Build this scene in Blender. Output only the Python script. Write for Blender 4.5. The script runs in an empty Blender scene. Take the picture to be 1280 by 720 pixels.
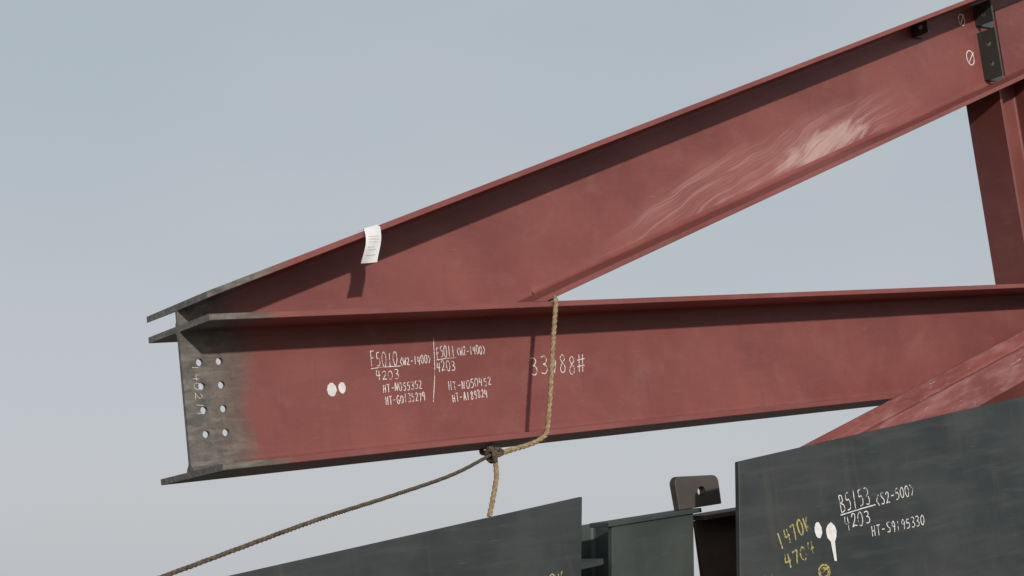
import bpy, bmesh, math, random
from mathutils import Vector, Matrix
random.seed(7)
S=bpy.context.scene
S.view_settings.view_transform='Standard'; S.view_settings.look='None'
S.view_settings.exposure=0; S.view_settings.gamma=1
CAMZ=1.6
# ------------------------------------------------------------ camera
cd=bpy.data.cameras.new("camera"); cam=bpy.data.objects.new("camera",cd)
S.collection.objects.link(cam); S.camera=cam
cd.sensor_width=36; cd.lens=1746.6/1280*36; cd.clip_end=6000; cd.clip_start=.05
cam.location=(0,0,CAMZ); cam.rotation_euler=(math.radians(102.5),0,0)
# ------------------------------------------------------------ truss frame (u along chord, v up in web, w out of web)
FR=Matrix(((.8128,-.1185,.5703,-.962),(.5630,-.0915,-.8214,4.203),(.1495,.9887,-.0076,.359+CAMZ),(0,0,0,1)))

# ------------------------------------------------------------ node helper
class G:
    def __init__(s,name):
        s.m=bpy.data.materials.new(name); s.m.use_nodes=True
        s.t=s.m.node_tree; s.t.nodes.clear()
        s.out=s.t.nodes.new('ShaderNodeOutputMaterial')
        s.b=s.t.nodes.new('ShaderNodeBsdfPrincipled')
        s.t.links.new(s.b.outputs[0],s.out.inputs[0])
        s.tc=s.t.nodes.new('ShaderNodeTexCoord')
        s.sep=s.t.nodes.new('ShaderNodeSeparateXYZ'); s.t.links.new(s.tc.outputs['Object'],s.sep.inputs[0])
        s.O=s.tc.outputs['Object']; s.X,s.Y,s.Z=s.sep.outputs
    def put(s,inp,v):
        if isinstance(v,bpy.types.NodeSocket): s.t.links.new(v,inp)
        else:
            if isinstance(v,(tuple,list)) and len(v)==3 and inp.type=='RGBA': v=(*v,1)
            inp.default_value=v
    def math(s,op,a,b=0,clamp=False):
        n=s.t.nodes.new('ShaderNodeMath'); n.operation=op; n.use_clamp=clamp
        s.put(n.inputs[0],a); s.put(n.inputs[1],b); return n.outputs[0]
    def ss(s,x,a,b):   # smoothstep
        n=s.t.nodes.new('ShaderNodeMapRange'); n.interpolation_type='SMOOTHSTEP'
        s.put(n.inputs[0],x); n.inputs[1].default_value=a; n.inputs[2].default_value=b
        n.inputs[3].default_value=0; n.inputs[4].default_value=1; return n.outputs[0]
    def vec(s,x,y,z):
        n=s.t.nodes.new('ShaderNodeCombineXYZ'); s.put(n.inputs[0],x); s.put(n.inputs[1],y); s.put(n.inputs[2],z); return n.outputs[0]
    def map(s,v,scale=(1,1,1),rot=(0,0,0),loc=(0,0,0)):
        n=s.t.nodes.new('ShaderNodeMapping'); s.put(n.inputs[0],v)
        n.inputs['Scale'].default_value=scale; n.inputs['Rotation'].default_value=rot; n.inputs['Location'].default_value=loc
        return n.outputs[0]
    def noise(s,v,scale,detail=4,rough=.55,dist=0):
        n=s.t.nodes.new('ShaderNodeTexNoise'); s.put(n.inputs['Vector'],v)
        n.inputs['Scale'].default_value=scale; n.inputs['Detail'].default_value=detail
        n.inputs['Roughness'].default_value=rough; n.inputs['Distortion'].default_value=dist
        return n.outputs['Fac']
    def mix(s,f,a,b,blend='MIX'):
        n=s.t.nodes.new('ShaderNodeMix'); n.data_type='RGBA'; n.blend_type=blend
        s.put(n.inputs[0],f); s.put(n.inputs[6],a); s.put(n.inputs[7],b); return n.outputs[2]
    def bump(s,h,st,dist=.002):
        n=s.t.nodes.new('ShaderNodeBump'); n.inputs['Strength'].default_value=st; n.inputs['Distance'].default_value=dist
        s.put(n.inputs['Height'],h); s.put(s.b.inputs['Normal'],n.outputs[0])
    def fin(s,col,rough,metal=0,spec=.5):
        s.put(s.b.inputs['Base Color'],col); s.put(s.b.inputs['Roughness'],rough)
        s.put(s.b.inputs['Metallic'],metal); s.put(s.b.inputs['Specular IOR Level'],spec); return s.m

A=math.radians(18.2); CA,SA=math.cos(A),math.sin(A); CT,CB=.5165,.0473
BA=math.radians(14.2)
H=.45; BW=.485; TF=.019; TW=.016

def primer(name,bare=.2,stain=False,chalky=0.,dark=1.):
    g=G(name)
    n1=g.noise(g.O,2.4,5,.62,.3); n2=g.noise(g.O,38,3,.6); n3=g.noise(g.map(g.O,(1,9,1)),6,4,.65)
    base=g.mix(g.ss(n1,.3,.7),(.200*dark,.056*dark,.049*dark),(.262*dark,.080*dark,.068*dark))
    base=g.mix(g.math('MULTIPLY',g.ss(n3,.5,.8),.22),base,(.30,.12,.10))
    base=g.mix(g.math('MULTIPLY',g.ss(n2,.62,.8),.30),base,(.12,.040,.035))
    # vertical rain / dirt runs
    rn=g.noise(g.map(g.O,(26,1.2,26)),1.6,4,.6)
    base=g.mix(g.math('MULTIPLY',g.ss(rn,.55,.78),.20),base,(.12,.050,.044))
    dust=g.noise(g.O,7,5,.7)
    base=g.mix(g.math('MULTIPLY',g.ss(dust,.50,.78),.28),base,(.31,.17,.145))
    sc=g.noise(g.map(g.O,(3,40,40),(0,0,.5)),5,2,.6)
    base=g.mix(g.math('MULTIPLY',g.ss(sc,.70,.8),.40),base,(.42,.24,.22))
    if chalky>0:
        s_=g.math('ADD',g.math('MULTIPLY',g.X,math.cos(BA)),g.math('MULTIPLY',g.Y,math.sin(BA)))
        n_=g.math('SUBTRACT',g.math('MULTIPLY',g.Y,math.cos(BA)),g.math('MULTIPLY',g.X,math.sin(BA)))
        c=g.noise(g.vec(s_,g.math('MULTIPLY',n_,5),g.Z),6,5,.6)
        base=g.mix(g.math('MULTIPLY',g.ss(c,.40,.75),chalky),base,(.52,.30,.28))
        c2=g.noise(g.vec(g.math('MULTIPLY',s_,2),g.math('MULTIPLY',n_,14),g.Z),9,4,.65,.5)
        base=g.mix(g.math('MULTIPLY',g.ss(c2,.60,.72),chalky*1.3),base,(.62,.48,.46))
    k=None
    if stain:
        s_=g.math('ADD',g.math('MULTIPLY',g.X,CA),g.math('MULTIPLY',g.Y,SA))
        n_=g.math('SUBTRACT',g.math('MULTIPLY',g.math('SUBTRACT',g.Y,CB),CA),g.math('MULTIPLY',g.X,SA))
        t=g.ss(s_,1.35,2.6)
        up=g.math('ADD',g.math('MULTIPLY',t,.22),.04)
        warp=g.noise(g.vec(g.math('MULTIPLY',s_,.7),g.math('MULTIPLY',n_,1.3),0),2.6,2,.5)
        nn=g.math('ADD',n_,g.math('MULTIPLY',g.math('SUBTRACT',warp,.5),.15))
        lo=g.math('SUBTRACT',up,nn)
        env=g.math('MULTIPLY',g.ss(lo,0,.09),g.ss(s_,1.35,2.1))
        env=g.math('MULTIPLY',env,g.math('SUBTRACT',1,g.ss(s_,3.35,4.05)))
        ph=g.math('SUBTRACT',nn,g.math('MULTIPLY',g.math('POWER',g.math('MAXIMUM',g.math('SUBTRACT',s_,1.2),0),1.35),.10))
        w2=g.noise(g.vec(g.math('MULTIPLY',s_,.55),g.math('MULTIPLY',ph,8),0),3,3,.5)
        bands=g.math('FRACT',g.math('ADD',g.math('MULTIPLY',ph,17),g.math('MULTIPLY',w2,2.2)))
        line=g.math('MULTIPLY',g.ss(bands,.15,.88),g.math('SUBTRACT',1,g.ss(bands,.88,1.0)))
        fine=g.noise(g.vec(g.math('MULTIPLY',s_,1.8),g.math('MULTIPLY',ph,70),0),2.2,4,.6)
        k=g.math('MULTIPLY',g.math('MULTIPLY',line,g.ss(fine,.30,.66)),env)
        haze=g.math('MULTIPLY',env,g.math('ADD',.10,g.math('MULTIPLY',g.ss(fine,.40,.70),.18)))
        k=g.math('ADD',g.math('MULTIPLY',k,.36),haze,True)
        base=g.mix(k,base,(.50,.27,.24))
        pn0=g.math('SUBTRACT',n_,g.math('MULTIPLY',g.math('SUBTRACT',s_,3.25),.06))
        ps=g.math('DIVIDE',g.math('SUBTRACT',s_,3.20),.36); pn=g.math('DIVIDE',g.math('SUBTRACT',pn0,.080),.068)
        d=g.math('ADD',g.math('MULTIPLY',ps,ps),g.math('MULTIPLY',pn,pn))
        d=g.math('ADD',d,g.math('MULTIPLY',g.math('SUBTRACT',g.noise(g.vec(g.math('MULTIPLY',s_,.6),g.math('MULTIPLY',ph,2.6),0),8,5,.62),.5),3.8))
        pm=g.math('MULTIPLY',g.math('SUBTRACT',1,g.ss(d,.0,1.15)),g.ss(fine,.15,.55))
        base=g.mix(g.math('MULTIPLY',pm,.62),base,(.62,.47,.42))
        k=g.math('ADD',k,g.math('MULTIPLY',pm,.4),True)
    # bare end
    e=g.math('ADD',g.X,g.math('MULTIPLY',g.math('SUBTRACT',g.noise(g.O,4.5,5,.65),.5),.16))
    m=g.ss(e,bare-.035,bare+.04)
    m1=g.noise(g.O,14,5,.7); m2=g.noise(g.map(g.O,(1,5,5)),9,4,.6)
    st=g.mix(g.ss(m1,.35,.68),(.080,.078,.070),(.165,.148,.125))
    st=g.mix(g.math('MULTIPLY',g.ss(m2,.45,.72),.65),st,(.27,.24,.20))
    st=g.mix(g.math('MULTIPLY',g.ss(g.noise(g.O,60,3,.6),.55,.7),.45),st,(.05,.045,.04))
    st=g.mix(g.math('MULTIPLY',g.ss(e,bare-.15,bare),.50),st,(.18,.085,.066))
    col=g.mix(m,st,base)
    r=g.math('ADD',.42,g.math('MULTIPLY',n2,.18))
    if k is not None: r=g.math('SUBTRACT',r,g.math('MULTIPLY',k,.40))
    g.bump(g.math('ADD',g.math('MULTIPLY',n2,.5),g.noise(g.O,140,2,.6)),.22,.0015)
    return g.fin(col,r,0,.45)

def millscale(name,a=(.022,.027,.028),b=(.042,.050,.050),rust=.3):
    g=G(name)
    n1=g.noise(g.O,2.6,5,.62,.4); n2=g.noise(g.O,22,4,.65); n3=g.noise(g.map(g.O,(.7,6,6),(0,0,.06)),4,5,.65)
    c=g.mix(g.ss(n1,.3,.7),a,b)
    c=g.mix(g.math('MULTIPLY',g.ss(n3,.45,.72),.5),c,(.066,.074,.072))
    c=g.mix(g.math('MULTIPLY',g.ss(g.math('ADD',g.math('MULTIPLY',n2,.6),g.math('MULTIPLY',n1,.4)),.52,.68),rust),c,(.075,.045,.028))
    rn=g.noise(g.map(g.O,(16,1.1,16)),1.8,4,.6)
    c=g.mix(g.math('MULTIPLY',g.ss(rn,.55,.75),.35),c,(.075,.066,.055))
    sc=g.noise(g.map(g.O,(2,55,55),(0,0,-.5)),5,2,.6)
    c=g.mix(g.math('MULTIPLY',g.ss(sc,.68,.78),.5),c,(.14,.14,.13))
    g.bump(g.math('ADD',n2,g.math('MULTIPLY',g.noise(g.O,120,2,.6),.5)),.2,.001)
    r=g.math('ADD',.40,g.math('MULTIPLY',n1,.28))
    return g.fin(c,r,0,.5)

def simple(name,ca,cb,scale,rough=.8,bump=.2,spec=.3):
    g=G(name); n=g.noise(g.O,scale,4,.6)
    g.bump(n,bump,.002)
    return g.fin(g.mix(g.ss(n,.3,.7),ca,cb),rough,0,spec)

def chalk(name,col,lo=.33,hi=.52):
    g=G(name); n=g.noise(g.O,130,2,.7); n2=g.noise(g.O,22,1,.5)
    al=g.ss(g.math('ADD',g.math('MULTIPLY',n,.65),g.math('MULTIPLY',n2,.35)),lo,hi)
    g.put(g.b.inputs['Alpha'],al)
    return g.fin(col,.95,0,.1)

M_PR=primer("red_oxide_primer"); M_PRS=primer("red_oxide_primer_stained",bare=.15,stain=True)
M_PRD=primer("red_oxide_primer_diagonal",bare=.24)
M_PRC=primer("red_primer_chalky",bare=-9,chalky=.34)
M_PRB=primer("red_primer_plain",bare=-9,dark=.85)
M_MS=millscale("mill_scale_steel"); M_MSL=millscale("light_mill_scale",(.040,.050,.047),(.072,.086,.078),.35)
M_RU=millscale("rusty_steel",(.075,.050,.040),(.13,.085,.065),.5)
M_LUG=millscale("lug_steel",(.070,.056,.048),(.12,.096,.082),.45)
M_ROPE=simple("manila_rope",(.24,.16,.085),(.44,.33,.19),90,.9,.5)
M_ROPED=simple("dark_rope",(.065,.050,.034),(.15,.115,.08),90,.9,.5)
M_CH=chalk("white_chalk",(.78,.76,.74)); M_CY=chalk("yellow_chalk",(.50,.43,.16),.38,.58)
M_WH=simple("white_paint",(.68,.68,.66),(.82,.82,.80),60,.7,.1)
M_TAG=simple("tag_paper",(.74,.74,.74),(.82,.82,.82),12,.6,.05)
M_INK=simple("tag_print",(.54,.54,.56),(.68,.68,.68),90,.8,.05)
M_WELD=simple("weld_bead",(.16,.05,.04),(.34,.17,.15),120,.6,.8)
M_WOOD=simple("timber",(.20,.14,.08),(.32,.23,.14),14,.85,.4)

# ------------------------------------------------------------ mesh helpers
def empty(name,mat=None):
    e=bpy.data.objects.new(name,None); S.collection.objects.link(e)
    if mat is not None: e.matrix_world=mat
    return e
def obj(name,verts,faces,mat,parent=None,smooth=False,bevel=0):
    me=bpy.data.meshes.new(name); me.from_pydata([tuple(v) for v in verts],[],faces); me.update()
    bm=bmesh.new(); bm.from_mesh(me); bmesh.ops.recalc_face_normals(bm,faces=bm.faces); bm.to_mesh(me); bm.free()
    o=bpy.data.objects.new(name,me); S.collection.objects.link(o)
    for m in (mat if isinstance(mat,list) else [mat]): me.materials.append(m)
    if parent: o.parent=parent
    if smooth:
        for p in me.polygons: p.use_smooth=True
    if bevel:
        b=o.modifiers.new("bevel",'BEVEL'); b.width=bevel; b.segments=2; b.limit_method='ANGLE'; b.angle_limit=math.radians(50)
    return o
def prism(name,poly,w0,w1,mat,parent,bevel=.0015):
    n=len(poly); v=[(x,y,w0) for x,y in poly]+[(x,y,w1) for x,y in poly]
    f=[tuple(range(n))[::-1],tuple(range(n,2*n))]+[(i,(i+1)%n,n+(i+1)%n,n+i) for i in range(n)]
    return obj(name,v,f,mat,parent,bevel=bevel)
def hprofile(h,b,tf,tw,r=.018,c=.0015):
    p=[]; q=b/2
    def arc(cx,cy,a0,a1):
        for i in range(6):
            a=math.radians(a0+(a1-a0)*i/5); p.append((cy+r*math.sin(a),cx+r*math.cos(a)))
    p+= [(0,-q+c),(0,q-c),(c,q),(tf-c,q),(tf,q-c)]
    arc(tw/2+r,tf+r,270,180)
    arc(tw/2+r,h-tf-r,180,90)
    p+= [(h-tf,q-c),(h-tf+c,q),(h-c,q),(h,q-c),(h,-q+c),(h-c,-q),(h-tf+c,-q),(h-tf,-q+c)]
    arc(-tw/2-r,h-tf-r,90,0)
    arc(-tw/2-r,tf+r,0,-90)
    p+= [(tf,-q+c),(tf-c,-q),(c,-q)]
    return p
def extrude(name,prof,s0,s1,fn,mat,parent,segs=1):
    v=[];n=len(prof)
    for k in range(segs+1):
        for y,w in prof:
            a=s0(y,w) if callable(s0) else s0; b=s1(y,w) if callable(s1) else s1
            v.append(fn(a+(b-a)*k/segs,y,w))
    f=[tuple(range(n))[::-1],tuple(range(segs*n,segs*n+n))]
    for k in range(segs):
        for i in range(n):
            j=(i+1)%n; f.append((k*n+i,k*n+j,(k+1)*n+j,(k+1)*n+i))
    return obj(name,v,f,mat,parent)
def cyl(bm,c,axis,r,l,n=20):
    q=Vector((0,0,1)).rotation_difference(Vector(axis)).to_matrix().to_4x4()
    bmesh.ops.create_cone(bm,cap_ends=True,segments=n,radius1=r,radius2=r,depth=l,matrix=Matrix.Translation(c)@q)
def drill(o,holes,axis,r,l):
    bm=bmesh.new()
    for c in holes: cyl(bm,c,axis,r,l)
    me=bpy.data.meshes.new("cut"); bm.to_mesh(me); bm.free()
    c=bpy.data.objects.new("cut",me); S.collection.objects.link(c); c.parent=o.parent
    m=o.modifiers.new("b",'BOOLEAN'); m.object=c; m.operation='DIFFERENCE'; m.solver='EXACT'
    bpy.context.view_layer.update()
    dg=bpy.context.evaluated_depsgraph_get()
    nm=bpy.data.meshes.new_from_object(o.evaluated_get(dg)); o.modifiers.clear(); o.data=nm
    bpy.data.objects.remove(c)

def spline(pts,n):
    P=[Vector(p) for p in pts]; P=[2*P[0]-P[1]]+P+[2*P[-1]-P[-2]]
    out=[]
    for i in range(1,len(P)-2):
        L=(P[i+1]-P[i]).length; k=max(2,int(L/n))
        for j in range(k):
            t=j/k
            out.append(.5*((2*P[i])+(-P[i-1]+P[i+1])*t+(2*P[i-1]-5*P[i]+4*P[i+1]-P[i+2])*t*t+(-P[i-1]+3*P[i]-3*P[i+1]+P[i+2])*t**3))
    out.append(P[-2]); return out
def rope(name,pts,R,mat,parent,step=.004,ring=6):
    C=spline(pts,step); r=R*.60; off=R*.44; V=[];F=[]
    T=[(C[min(i+1,len(C)-1)]-C[max(i-1,0)]).normalized() for i in range(len(C))]
    N=T[0].orthogonal().normalized(); fr=[]
    for t in T:
        N=(N-t*N.dot(t)).normalized(); fr.append((N.copy(),t.cross(N)))
    pitch=R*6.5
    for s in range(3):
        d=0; base=len(V)
        for i,c in enumerate(C):
            if i: d+=(C[i]-C[i-1]).length
            a=2*math.pi*(d/pitch+s/3); n,b=fr[i]
            rr=r*(1+.08*math.sin(d*260+s*2))
            cc=c+(n*math.cos(a)+b*math.sin(a))*off
            for k in range(ring):
                e=2*math.pi*k/ring; V.append(cc+(n*math.cos(e)+b*math.sin(e))*rr)
            if i:
                for k in range(ring):
                    p=base+(i-1)*ring; q=base+i*ring
                    F.append((p+k,p+(k+1)%ring,q+(k+1)%ring,q+k))
    return obj(name,V,F,mat,parent,smooth=True)
def fuzz(name,pts,R,n,mat,parent):
    """loose fibres standing off the rope"""
    C=spline(pts,.01); V=[];F=[]
    for i in range(n):
        c=random.choice(C); d=Vector([random.gauss(0,1) for _ in range(3)]).normalized()
        a=c+d*R*.8; l=random.uniform(.006,.014); b=a+(d+Vector([random.gauss(0,.7) for _ in range(3)])).normalized()*l
        s=Vector([random.gauss(0,1) for _ in range(3)]).cross(b-a).normalized()*.0004
        k=len(V); V+=[a-s,a+s,b]; F.append((k,k+1,k+2))
    return obj(name,V,F,mat,parent)

# ------------------------------------------------------------ handwriting
GL={
'0':[[(.5,1),(.15,.8),(.05,.4),(.3,.02),(.65,.05),(.88,.45),(.75,.88),(.45,1)]],
'1':[[(.45,1),(.42,.5),(.4,0)]],
'2':[[(.1,.8),(.35,1),(.7,.92),(.72,.65),(.4,.3),(.08,.03),(.45,.08),(.9,.02)]],
'3':[[(.1,.95),(.5,1),(.8,.82),(.65,.6),(.35,.52),(.7,.45),(.85,.22),(.55,0),(.1,.06)]],
'4':[[(.25,1),(.12,.5),(.5,.46),(.9,.5)],[(.72,.95),(.66,.5),(.62,-.02)]],
'5':[[(.8,1),(.25,.97)],[(.25,.97),(.2,.58),(.6,.62),(.82,.35),(.6,.04),(.1,.03)]],
'6':[[(.7,1),(.3,.7),(.12,.3),(.35,.02),(.7,.1),(.78,.38),(.5,.5),(.2,.35)]],
'7':[[(.1,.95),(.85,1)],[(.85,1),(.6,.5),(.4,0)]],
'8':[[(.75,.85),(.45,1),(.2,.82),(.4,.58),(.75,.35),(.7,.08),(.35,0),(.15,.2),(.4,.5),(.75,.72),(.75,.85)]],
'9':[[(.8,.75),(.5,1),(.18,.82),(.25,.55),(.6,.5),(.82,.75),(.75,.4),(.6,0)]],
'A':[[(.05,0),(.3,.6),(.48,1)],[(.48,1),(.65,.5),(.85,0)],[(.2,.38),(.75,.4)]],
'B':[[(.15,0),(.18,1)],[(.15,1),(.65,.95),(.68,.65),(.25,.53),(.75,.42),(.8,.12),(.15,.0)]],
'F':[[(.15,0),(.2,1)],[(.18,.98),(.85,1)],[(.18,.52),(.7,.55)]],
'G':[[(.8,.85),(.5,1),(.15,.7),(.12,.3),(.4,0),(.8,.1),(.82,.42),(.5,.42)]],
'H':[[(.12,0),(.18,1)],[(.78,1),(.75,0)],[(.15,.5),(.78,.52)]],
'K':[[(.15,0),(.18,1)],[(.8,.95),(.2,.45)],[(.2,.45),(.85,.02)]],
'L':[[(.2,1),(.15,.04)],[(.15,.04),(.8,.05)]],
'N':[[(.1,0),(.15,1)],[(.15,1),(.7,.02)],[(.7,.02),(.8,1)]],
'O':[[(.5,1),(.12,.75),(.1,.3),(.4,.0),(.8,.2),(.85,.7),(.5,1)]],
'S':[[(.8,.9),(.45,1),(.15,.8),(.4,.55),(.8,.35),(.65,.03),(.1,.08)]],
'T':[[(.05,.97),(.9,1)],[(.48,.98),(.45,0)]],
'W':[[(.05,.95),(.22,.05)],[(.22,.05),(.48,.6)],[(.48,.6),(.68,.05)],[(.68,.05),(.95,.98)]],
'-':[[(.15,.5),(.85,.52)]],
'<':[[(.8,1),(.2,.5)],[(.2,.5),(.75,0)]],
'>':[[(.2,1),(.8,.5)],[(.8,.5),(.25,0)]],
'#':[[(.3,1),(.2,0)],[(.75,1),(.65,0)],[(.0,.68),(1.0,.74)],[(-.05,.32),(.95,.38)]],
}
def ribbons(name,lines,wz,width,mat,parent):
    V=[];F=[]
    for k,l in enumerate(lines):
        L=spline([(x,y,0) for x,y in l],width*1.1) if len(l)>2 else [Vector((*l[0],0)).lerp(Vector((*l[1],0)),i/8) for i in range(9)]
        b=len(V); z=wz+.00012*(k%5)
        for i,p in enumerate(L):
            t=(L[min(i+1,len(L)-1)]-L[max(i-1,0)])
            if t.length<1e-7: t=Vector((1,0,0))
            t.normalize(); n=Vector((-t.y,t.x,0))
            hw=width/2*random.uniform(.8,1.2); j=random.uniform(-.1,.1)*width
            V+= [(p.x+n.x*(hw+j),p.y+n.y*(hw+j),z),(p.x-n.x*(hw-j),p.y-n.y*(hw-j),z)]
            if i: F.append((b+2*i-2,b+2*i-1,b+2*i+1,b+2*i))
    return obj(name,V,F,mat,parent)
def text_lines(s,p0,p1,h):
    p0=Vector(p0);p1=Vector(p1); d=p1-p0; L=d.length; d/=L; n=Vector((-d.y,d.x)); adv=L/len(s); out=[]
    for i,ch in enumerate(s):
        ox=i*adv+random.uniform(-.04,.04)*adv; jy=random.uniform(-.06,.06)*h; sc=random.uniform(.9,1.06); sl=random.uniform(.0,.14)
        for st in GL.get(ch,[]):
            J=[(x+random.uniform(-.02,.02),y+random.uniform(-.02,.02)) for x,y in st]
            out.append([tuple(p0+d*(ox+adv*.82*(x+sl*y))+n*(y*h*sc+jy)) for x,y in J])
    return out
def blob(name,c,ru,rv,wz,mat,parent,tail=None):
    n=26; V=[];
    for i in range(n):
        a=2*math.pi*i/n; k=random.uniform(.93,1.06)
        V.append((c[0]+ru*k*math.cos(a),c[1]+rv*k*math.sin(a),wz))
    F=[tuple(range(n))]
    if tail:
        b=len(V); V+=[(c[0]-ru*.45,c[1]-rv*.5,wz+.0003),(c[0]+ru*.45,c[1]-rv*.5,wz+.0003),(c[0]+ru*.25,c[1]-tail,wz+.0003),(c[0]-ru*.2,c[1]-tail*.97,wz+.0003)]
        F.append((b,b+1,b+2,b+3))
    return obj(name,V,F,mat,parent)
def ring_line(c,ru,rv): return [(c[0]+ru*math.cos(a*.55),c[1]+rv*math.sin(a*.55)) for a in range(13)]

# ------------------------------------------------------------ STEEL TRUSS
truss=empty("steel_truss",FR)
prof=hprofile(H,BW,TF,TW)
UEND=5.6
def cfn(s,y,w):
    if y<=TF+1e-6: return (s,y-.010+w*.032,w)
    return (s,y,w)
chord=extrude("lower_chord",prof,0,UEND,cfn,M_PR,truss)
drill(chord,[(u,v,0) for u in (.058,.122) for v in (.335,.262,.189,.116)],(0,0,1),.0115,.1)
def dfn(base):
    return lambda s,y,w:(s*CA-y*SA, base+s*SA+y*CA, w)
q=BW/2
fl=[(0,-q+.0015),(0,q-.0015),(.0015,q),(TF-.0015,q),(TF,q-.0015),(TF,-q+.0015),(TF-.0015,-q),(.0015,-q)]
ftop=dfn(CT-TF/CA)
top=extrude("diagonal_top_flange",fl,lambda y,w:y*SA/CA,UEND/CA,ftop,M_PRD,truss)
fbot=dfn(CB)
bot=extrude("diagonal_bottom_flange",fl,lambda y,w:(H+.0005-CB-y*CA)/SA,UEND/CA,fbot,M_PR,truss)
tn=SA/CA
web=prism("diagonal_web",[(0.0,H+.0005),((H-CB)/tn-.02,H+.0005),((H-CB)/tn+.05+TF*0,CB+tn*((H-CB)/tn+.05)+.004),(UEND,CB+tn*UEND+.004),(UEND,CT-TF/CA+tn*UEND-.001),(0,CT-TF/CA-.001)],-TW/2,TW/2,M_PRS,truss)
def bead(name,p,qq,r,mat,w,n=120):
    P0=Vector((*p,w));P1=Vector((*qq,w)); V=[];F=[]; d=(P1-P0).normalized(); nn=Vector((-d.y,d.x,0)); zz=Vector((0,0,1))
    for i in range(n+1):
        c=P0.lerp(P1,i/n); rr=r*random.uniform(.85,1.12)
        for k in range(8):
            a=2*math.pi*k/8; V.append(c+nn*rr*math.cos(a)+zz*rr*math.sin(a))
        if i:
            for k in range(8): F.append(((i-1)*8+k,(i-1)*8+(k+1)%8,i*8+(k+1)%8,i*8+k))
    return obj(name,V,F,mat,truss,smooth=True)
for sgn in (1,-1):
    w=sgn*TW/2
    def tri(name,y0,y1,base,sa,sb):
        r=.02; s_=1 if y1>y0 else -1
        pr=[(y0-s_*.001,w-sgn*.001)]+[(y0+s_*(r-r*math.sin(math.radians(t))),w+sgn*(r-r*math.cos(math.radians(t)))) for t in (0,22,45,68,90)]
        return extrude(name,pr,sa,sb,dfn(base),M_PR,truss)
    tri("top_fillet",0,-1,CT-TF/CA,.03,UEND/CA)
    tri("bottom_fillet",TF,TF+1,CB,1.42,UEND/CA)
    bead("web_weld",(.0,H+.004),(1.27,H+.004),.007,M_PR,w)
def bead3(name,a,b,r):
    V=[];F=[];a=Vector(a);b=Vector(b);n=60
    for i in range(n+1):
        c=a.lerp(b,i/n); rr=r*random.uniform(.8,1.15)
        for k in range(8):
            e=2*math.pi*k/8; V.append(c+Vector((rr*math.cos(e),rr*math.sin(e),0)))
        if i:
            for k in range(8): F.append(((i-1)*8+k,(i-1)*8+(k+1)%8,i*8+(k+1)%8,i*8+k))
    return obj(name,V,F,M_WELD,truss,smooth=True)
bead3("toe_weld",(1.222,H+.003,-q+.005),(1.222,H+.003,q-.005),.008)
UC=4.2165
cp=hprofile(.27,.195,.016,.011,.012)
vt=lambda y,w: CB+tn*(UC+y)-.001
extrude("truss_post",cp,H+.0005,vt,lambda s,y,w:(UC+y,s,w-.008),M_PRB,truss)
def angle_clip(name,u0,u1,v0,v1,out,mat,holes,hole_axis):
    t=.012
    P=[(u0,TW/2+.0005),(u1,TW/2+.0005),(u1,TW/2+t),(u0+t,TW/2+t),(u0+t,out),(u0,out)]
    V=[(u,v0,w) for u,w in P]+[(u,v1,w) for u,w in P]; n=6
    F=[tuple(range(n)),tuple(range(n,2*n))]+[(i,(i+1)%n,n+(i+1)%n,n+i) for i in range(n)]
    o=obj(name,V,F,mat,truss)
    drill(o,holes,hole_axis,.012,.2)
    return o
angle_clip("splice_angle",4.235,4.37,1.49,1.73,.11,M_MSL,[(4.235,1.66,.065),(4.235,1.56,.065)],(1,0,0))
angle_clip("splice_angle_upper",4.235,4.37,1.765,1.87,.11,M_MSL,[(4.235,1.81,.065)],(1,0,0))
angle_clip("clip_angle",3.73,3.79,1.665,1.735,.10,M_MSL,[(3.73,1.70,.062)],(1,0,0))
prism("web_splice_plate",[(4.40,1.52),(4.9,1.68),(4.9,2.02),(4.40,1.86)],TW/2+.0005,TW/2+.01,M_PRB,truss)
bp=hprofile(.24,.125,.013,.009,.01)
def bfn(s,y,w):
    o=(2.31,-.12-.0625-.033)
    return (o[0]+s*math.cos(BA)-w*math.sin(BA), o[1]+s*math.sin(BA)+w*math.cos(BA), .26+y)
brace=extrude("cross_brace",bp,-.12,2.6,bfn,M_PRC,truss)
extrude("cross_brace_shade_plate",[(.222,-.0635),(.234,-.0635),(.15,-.20),(.138,-.20)],-.12,2.6,bfn,M_PRB,truss)  # added plate, tilted downward to give the dark band under the brace

W0=TW/2+.0012; L=[]
L+=text_lines("F5010",(.650,.287),(.757,.287),.048)
L+=[[(.648,.281),(.70,.284),(.762,.284)]]
L+=text_lines("4203",(.664,.242),(.756,.245),.030)
L+=text_lines("<W2-1400>",(.760,.284),(.885,.287),.028)
L+=[[(.903,.372),(.893,.26),(.874,.156)]]
L+=text_lines("F5011",(.908,.302),(.985,.304),.040)
L+=[[(.905,.296),(.945,.299),(.985,.300)]]
L+=text_lines("4203",(.902,.256),(.982,.259),.034)
L+=text_lines("<W2-1400>",(.990,.305),(1.112,.308),.030)
L+=text_lines("HT-N055352",(.684,.200),(.840,.203),.027)
L+=text_lines("HT-G0135279",(.690,.160),(.848,.163),.027)
L+=text_lines("HT-N050452",(.940,.190),(1.122,.197),.029)
L+=text_lines("HT-A189824",(.952,.148),(1.100,.158),.028)
ribbons("chalk_marks",L,W0,.0028,M_CH,truss)
L=text_lines("33988#",(1.292,.222),(1.545,.215),.062)
ribbons("chalk_weight",L,W0,.0032,M_CH,truss)
L=text_lines("140211",(.030,.33),(.036,.16),.022)
ribbons("chalk_faint",L,W0,.0014,M_CH,truss)
blob("paint_spot",(.497,.222),.017,.022,W0,M_WH,truss)
blob("paint_spot",(.535,.226),.013,.018,W0,M_WH,truss)
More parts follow.
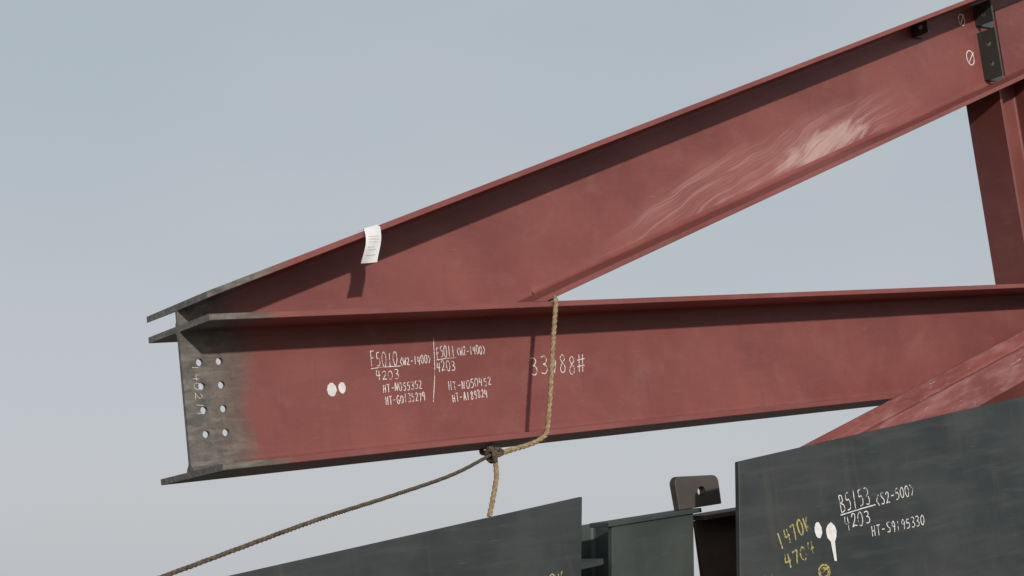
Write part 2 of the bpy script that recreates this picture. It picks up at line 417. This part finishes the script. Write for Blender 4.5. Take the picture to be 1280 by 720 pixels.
ribbons("chalk_rings",[ring_line((4.15,1.60),.028,.036),[(4.13,1.57),(4.18,1.63)],ring_line((4.13,1.79),.024,.028),[(4.12,1.77),(4.15,1.82)]],W0,.006,M_CH,truss)

# ------------------------------------------------------------ paper tag on the diagonal flange
tag=empty("paper_tag",FR)
def tagp(s,t,o=0):
    return (.541+s*.060-t*.022+.003*math.sin(t*5), .702-t*.112+.004*s, q+.003+o+.012*math.sin(t*3.0)+.005*math.sin(s*3+t*3))
V=[];F=[];N=10
for i in range(N+1):
    for j in range(7): V.append(tagp(j/6,i/N))
for i in range(N):
    for j in range(6):
        a=i*7+j; F.append((a,a+1,a+8,a+7))
tg=obj("tag_sheet",V,F,M_TAG,tag,smooth=True)
V=[];F=[]
for t in (.25,.33,.41,.55,.63,.78):
    n=6; s1=random.uniform(.6,.85)
    for i in range(n+1):
        s=.15+(s1-.15)*i/n; V+=[tagp(s,t,.0008),tagp(s,t+.025,.0008)]
        if i: k=len(V); F.append((k-4,k-2,k-1,k-3))
obj("tag_print_lines",V,F,M_INK,tag)
obj("tag_fold",[(.541,.702,q+.003),(.601,.706,q+.003),(.601,.7165,q-.004),(.541,.697+.0015,q-.004),(.601,.7167,q-.05),(.541,.6967+.003,q-.05)],[(0,1,2,3),(3,2,4,5)],M_TAG,tag)

# ------------------------------------------------------------ rope
rp=empty("rope",FR)
e=q+.010
loop=[(.935,-.047,e+.004),(1.0,-.036,e),(1.068,-.026,e-.002),(1.115,-.014,e+.001),(1.146,.006,e+.002),(1.158,.040,e+.003),(1.178,.12,e+.004),(1.207,.248,e+.003),(1.232,.35,e+.001),(1.252,.432,e),(1.257,.458,e-.004),(1.257,.461,e-.03),(1.257,.460,.05)]
rope("loop_front",loop,.0088,M_ROPE,rp)
fuzz("rope_fibres",loop[:-2],.0095,260,M_ROPE,rp)
rope("loop_back",[(.935,-.045,e),(.96,-.036,.2),(1.08,-.026,.02),(1.2,-.028,-.22),(1.23,.02,-.256),(1.24,.25,-.254),(1.255,.44,-.253),(1.257,.461,-.22),(1.257,.461,-.04)],.0088,M_ROPE,rp)
kn=Vector((.925,-.044,e+.006))
pts=[]
for i in range(25):
    t=2*math.pi*i/24
    pts.append(kn+Vector((.011*(math.sin(t)+1.5*math.sin(2*t)),.010*(math.cos(t)-1.5*math.cos(2*t)),.012*math.sin(3*t))))
rope("knot",pts,.0085,M_ROPED,rp,.003)
rope("knot_wrap",[kn+Vector((-.018+.004*i/4,.022*math.cos(i*.8),.022*math.sin(i*.8))) for i in range(17)],.007,M_ROPED,rp,.003)
tail=[kn,(.922,-.075,e+.012),(.918,-.115,e+.015),(.900,-.165,e+.017),(.884,-.205,e+.018),(.870,-.238,e+.018)]
rope("tail",tail,.0085,M_ROPE,rp)
fuzz("tail_fibres",tail,.009,90,M_ROPE,rp)
tl=[kn+Vector((-.01,0,0)),(.62,-.093,.47),(.28,-.130,.68),(-.06,-.166,.86),(-.47,-.243,.90),(-1.1,-.36,.95),(-1.8,-.52,1.0)]
rope("tag_line",tl,.0058,M_ROPED,rp,.004)

# ------------------------------------------------------------ dark plates in front
def gz(u): return -2.0-.151*u
WP=.75; th=.018
pl=empty("steel_plate",FR)
prism("plate",[(-1.6,-.357),(.88,-.20),(.80,-.66),(.72,gz(.7)),(-1.6,gz(-1.6))],WP-th,WP,M_MS,pl,.0025)
ribbons("chalk_number",text_lines("1470K",(.625,-.458),(.79,-.433),.040),WP+.0012,.0036,M_CY,pl)
pr=empty("steel_plate",FR)
prism("plate",[(1.52,-.16),(4.6,.042),(4.6,gz(4.6)),(1.27,gz(1.3)),(1.46,-.51)],WP-th,WP,M_MS,pr,.0025)
W1=WP+.0012; L=[]
L+=text_lines("B5153",(1.955,-.372),(2.115,-.358),.058)
L+=[[(1.95,-.380),(2.04,-.372),(2.13,-.365)]]
L+=text_lines("4203",(1.965,-.432),(2.10,-.418),.045)
L+=text_lines("<S2-500>",(2.135,-.372),(2.345,-.352),.038)
L+=text_lines("HT-S9195330",(2.09,-.468),(2.375,-.462),.034)
ribbons("chalk_marks",L,W1,.0036,M_CH,pr)
L=text_lines("1470K",(1.650,-.455),(1.81,-.405),.050)+text_lines("4704",(1.665,-.52),(1.815,-.485),.045)
L+=[ring_line((1.835,-.55),.026,.022),[(1.81,-.56),(1.86,-.535)],ring_line((1.835,-.552),.018,.014)]+text_lines("01",(1.55,-.56),(1.62,-.55),.03)
ribbons("chalk_number",L,W1,.0058,M_CY,pr)
blob("paint_spot",(1.835,-.415),.017,.026,W1,M_WH,pr)
blob("paint_spot",(1.895,-.430),.024,.032,W1,M_WH,pr,tail=.095)

# ------------------------------------------------------------ short stub between the plates
st=empty("steel_stub_column",FR)
sp=hprofile(.33,.355,.02,.014,.015)
extrude("stub",sp,-2.2,-.318,lambda s,y,w:(1.395+w+(s+.31)*.16,s,.45-.33+y),M_MSL,st)
prism("cap_plate",[(1.195,-.317),(1.60,-.317),(1.60,-.302),(1.195,-.302)],.36,.462,M_MSL,st,.002)
lug=empty("lifting_lug"); lug.parent=st
du=.025
pts=[(1.505,-.301),(1.50,-.215)]
for i in range(5):
    a=math.radians(180-90*i/4); pts.append((1.525+.025*math.cos(a),-.215+.025*math.sin(a)))
for i in range(5):
    a=math.radians(90-90*i/4); pts.append((1.675+.025*math.cos(a),-.225+.025*math.sin(a)))
pts+=[(1.70,-.301)]
pts=[(p[0]+du,p[1]) for i,p in enumerate(pts) if i==0 or (Vector(p)-Vector(pts[i-1])).length>1e-4]
lg=prism("lug_plate",pts,.40,.43,M_LUG,st,.003)
drill(lg,[(1.615+du,-.25,.415)],(0,0,1),.018,.2)
lg.parent=lug
# rusty beam behind
rb=empty("rusty_beam",FR)
prism("web",[(1.603,-2.2),(2.6,-2.2),(2.6,-.345),(1.603,-.345)],.405,.42,M_RU,rb)
prism("top_flange",[(1.603,-.344),(2.6,-.344),(2.6,-.328),(1.603,-.328)],.32,.475,M_RU,rb)
db=empty("dark_beam",FR)
extrude("beam",hprofile(.42,.30,.02,.014),-.2,1.18,lambda s,y,w:(s,-.875+y+.035*s,.28+w),M_MS,db)

# ------------------------------------------------------------ timber cribbing holding the truss
cr=empty("timber_cribbing")
base=FR@Vector((4.25,0,0))
z=0;k=0
while z+.15<base.z-.03:
    for d in (-.35,.35):
        sx,sy=(.14,1.1) if k%2 else (1.1,.14)
        cx,cy=(base.x+d,base.y) if k%2 else (base.x,base.y+d)
        V=[(cx+a*sx/2,cy+b*sy/2,z+c*.15) for c in (0,1) for a,b in ((-1,-1),(1,-1),(1,1),(-1,1))]
        obj("timber_%d"%k,V,[(0,1,2,3),(4,5,6,7),(0,1,5,4),(1,2,6,5),(2,3,7,6),(3,0,4,7)],M_WOOD,cr,bevel=.006)
    z+=.152;k+=1

# ------------------------------------------------------------ ground
g=G("packed_dirt")
n=g.noise(g.O,.6,6,.65); n2=g.noise(g.O,14,4,.7)
c=g.mix(g.ss(n,.3,.7),(.13,.105,.08),(.24,.20,.155)); c=g.mix(g.math('MULTIPLY',g.ss(n2,.5,.7),.5),c,(.10,.085,.07))
g.bump(n2,.6,.03); mg=g.fin(c,.95,0,.2)
R_=2500; NV=48
obj("ground",[(0,0,0)]+[(R_*math.cos(2*math.pi*i/NV),R_*math.sin(2*math.pi*i/NV),0) for i in range(NV)],[(0,i+1,(i+1)%NV+1) for i in range(NV)],mg)

# ------------------------------------------------------------ light
sd=Vector((.0725,-.2455,.0619)).normalized()
el=math.asin(sd.z); az=math.atan2(sd.x,sd.y)
sl=bpy.data.lights.new("sun",'SUN'); sl.energy=2.55; sl.angle=math.radians(1.5); sl.color=(1,.94,.88)
so=bpy.data.objects.new("sun",sl); S.collection.objects.link(so); so.rotation_euler=sd.to_track_quat('Z','Y').to_euler(); so.location=(3,-8,6)
w=bpy.data.worlds.new("World"); S.world=w; w.use_nodes=True; t=w.node_tree; t.nodes.clear()
out=t.nodes.new('ShaderNodeOutputWorld'); bg=t.nodes.new('ShaderNodeBackground'); bg.inputs[1].default_value=.1
sky=t.nodes.new('ShaderNodeTexSky'); sky.sky_type='NISHITA'; sky.sun_disc=False; sky.sun_elevation=el; sky.sun_rotation=az
sky.dust_density=2.5; sky.air_density=1.2
tc=t.nodes.new('ShaderNodeTexCoord'); sep=t.nodes.new('ShaderNodeSeparateXYZ'); t.links.new(tc.outputs['Generated'],sep.inputs[0])
def N(scale,vs,d=5):
    m=t.nodes.new('ShaderNodeMapping'); m.inputs['Scale'].default_value=vs; t.links.new(tc.outputs['Generated'],m.inputs[0])
    n=t.nodes.new('ShaderNodeTexNoise'); n.inputs['Scale'].default_value=scale; n.inputs['Detail'].default_value=d; n.inputs['Roughness'].default_value=.5
    t.links.new(m.outputs[0],n.inputs['Vector']); return n.outputs['Fac']
def MR(x,a,b,c=0,d=1):
    n=t.nodes.new('ShaderNodeMapRange'); n.interpolation_type='SMOOTHSTEP'; t.links.new(x,n.inputs[0])
    for i,v in enumerate((a,b,c,d)): n.inputs[i+1].default_value=v
    return n.outputs[0]
def MX(f,a,b):
    n=t.nodes.new('ShaderNodeMix'); n.data_type='RGBA'
    for i,v in ((0,f),(6,a),(7,b)):
        if isinstance(v,bpy.types.NodeSocket): t.links.new(v,n.inputs[i])
        else: n.inputs[i].default_value=v if not isinstance(v,tuple) else (*v,1)
    return n.outputs[2]
haze=MX(MR(sep.outputs[2],.06,.36),(5.4,5.6,6.0),(4.5,5.1,5.6))
col=MX(.90,sky.outputs[0],haze)
cl=MR(N(2.2,(1,1,2.4),3),.42,.72)
m=t.nodes.new('ShaderNodeMath'); m.operation='MULTIPLY'; t.links.new(cl,m.inputs[0]); m.inputs[1].default_value=.6
col=MX(m.outputs[0],col,(5.15,5.4,5.85))
t.links.new(col,bg.inputs[0]); t.links.new(bg.outputs[0],out.inputs[0])
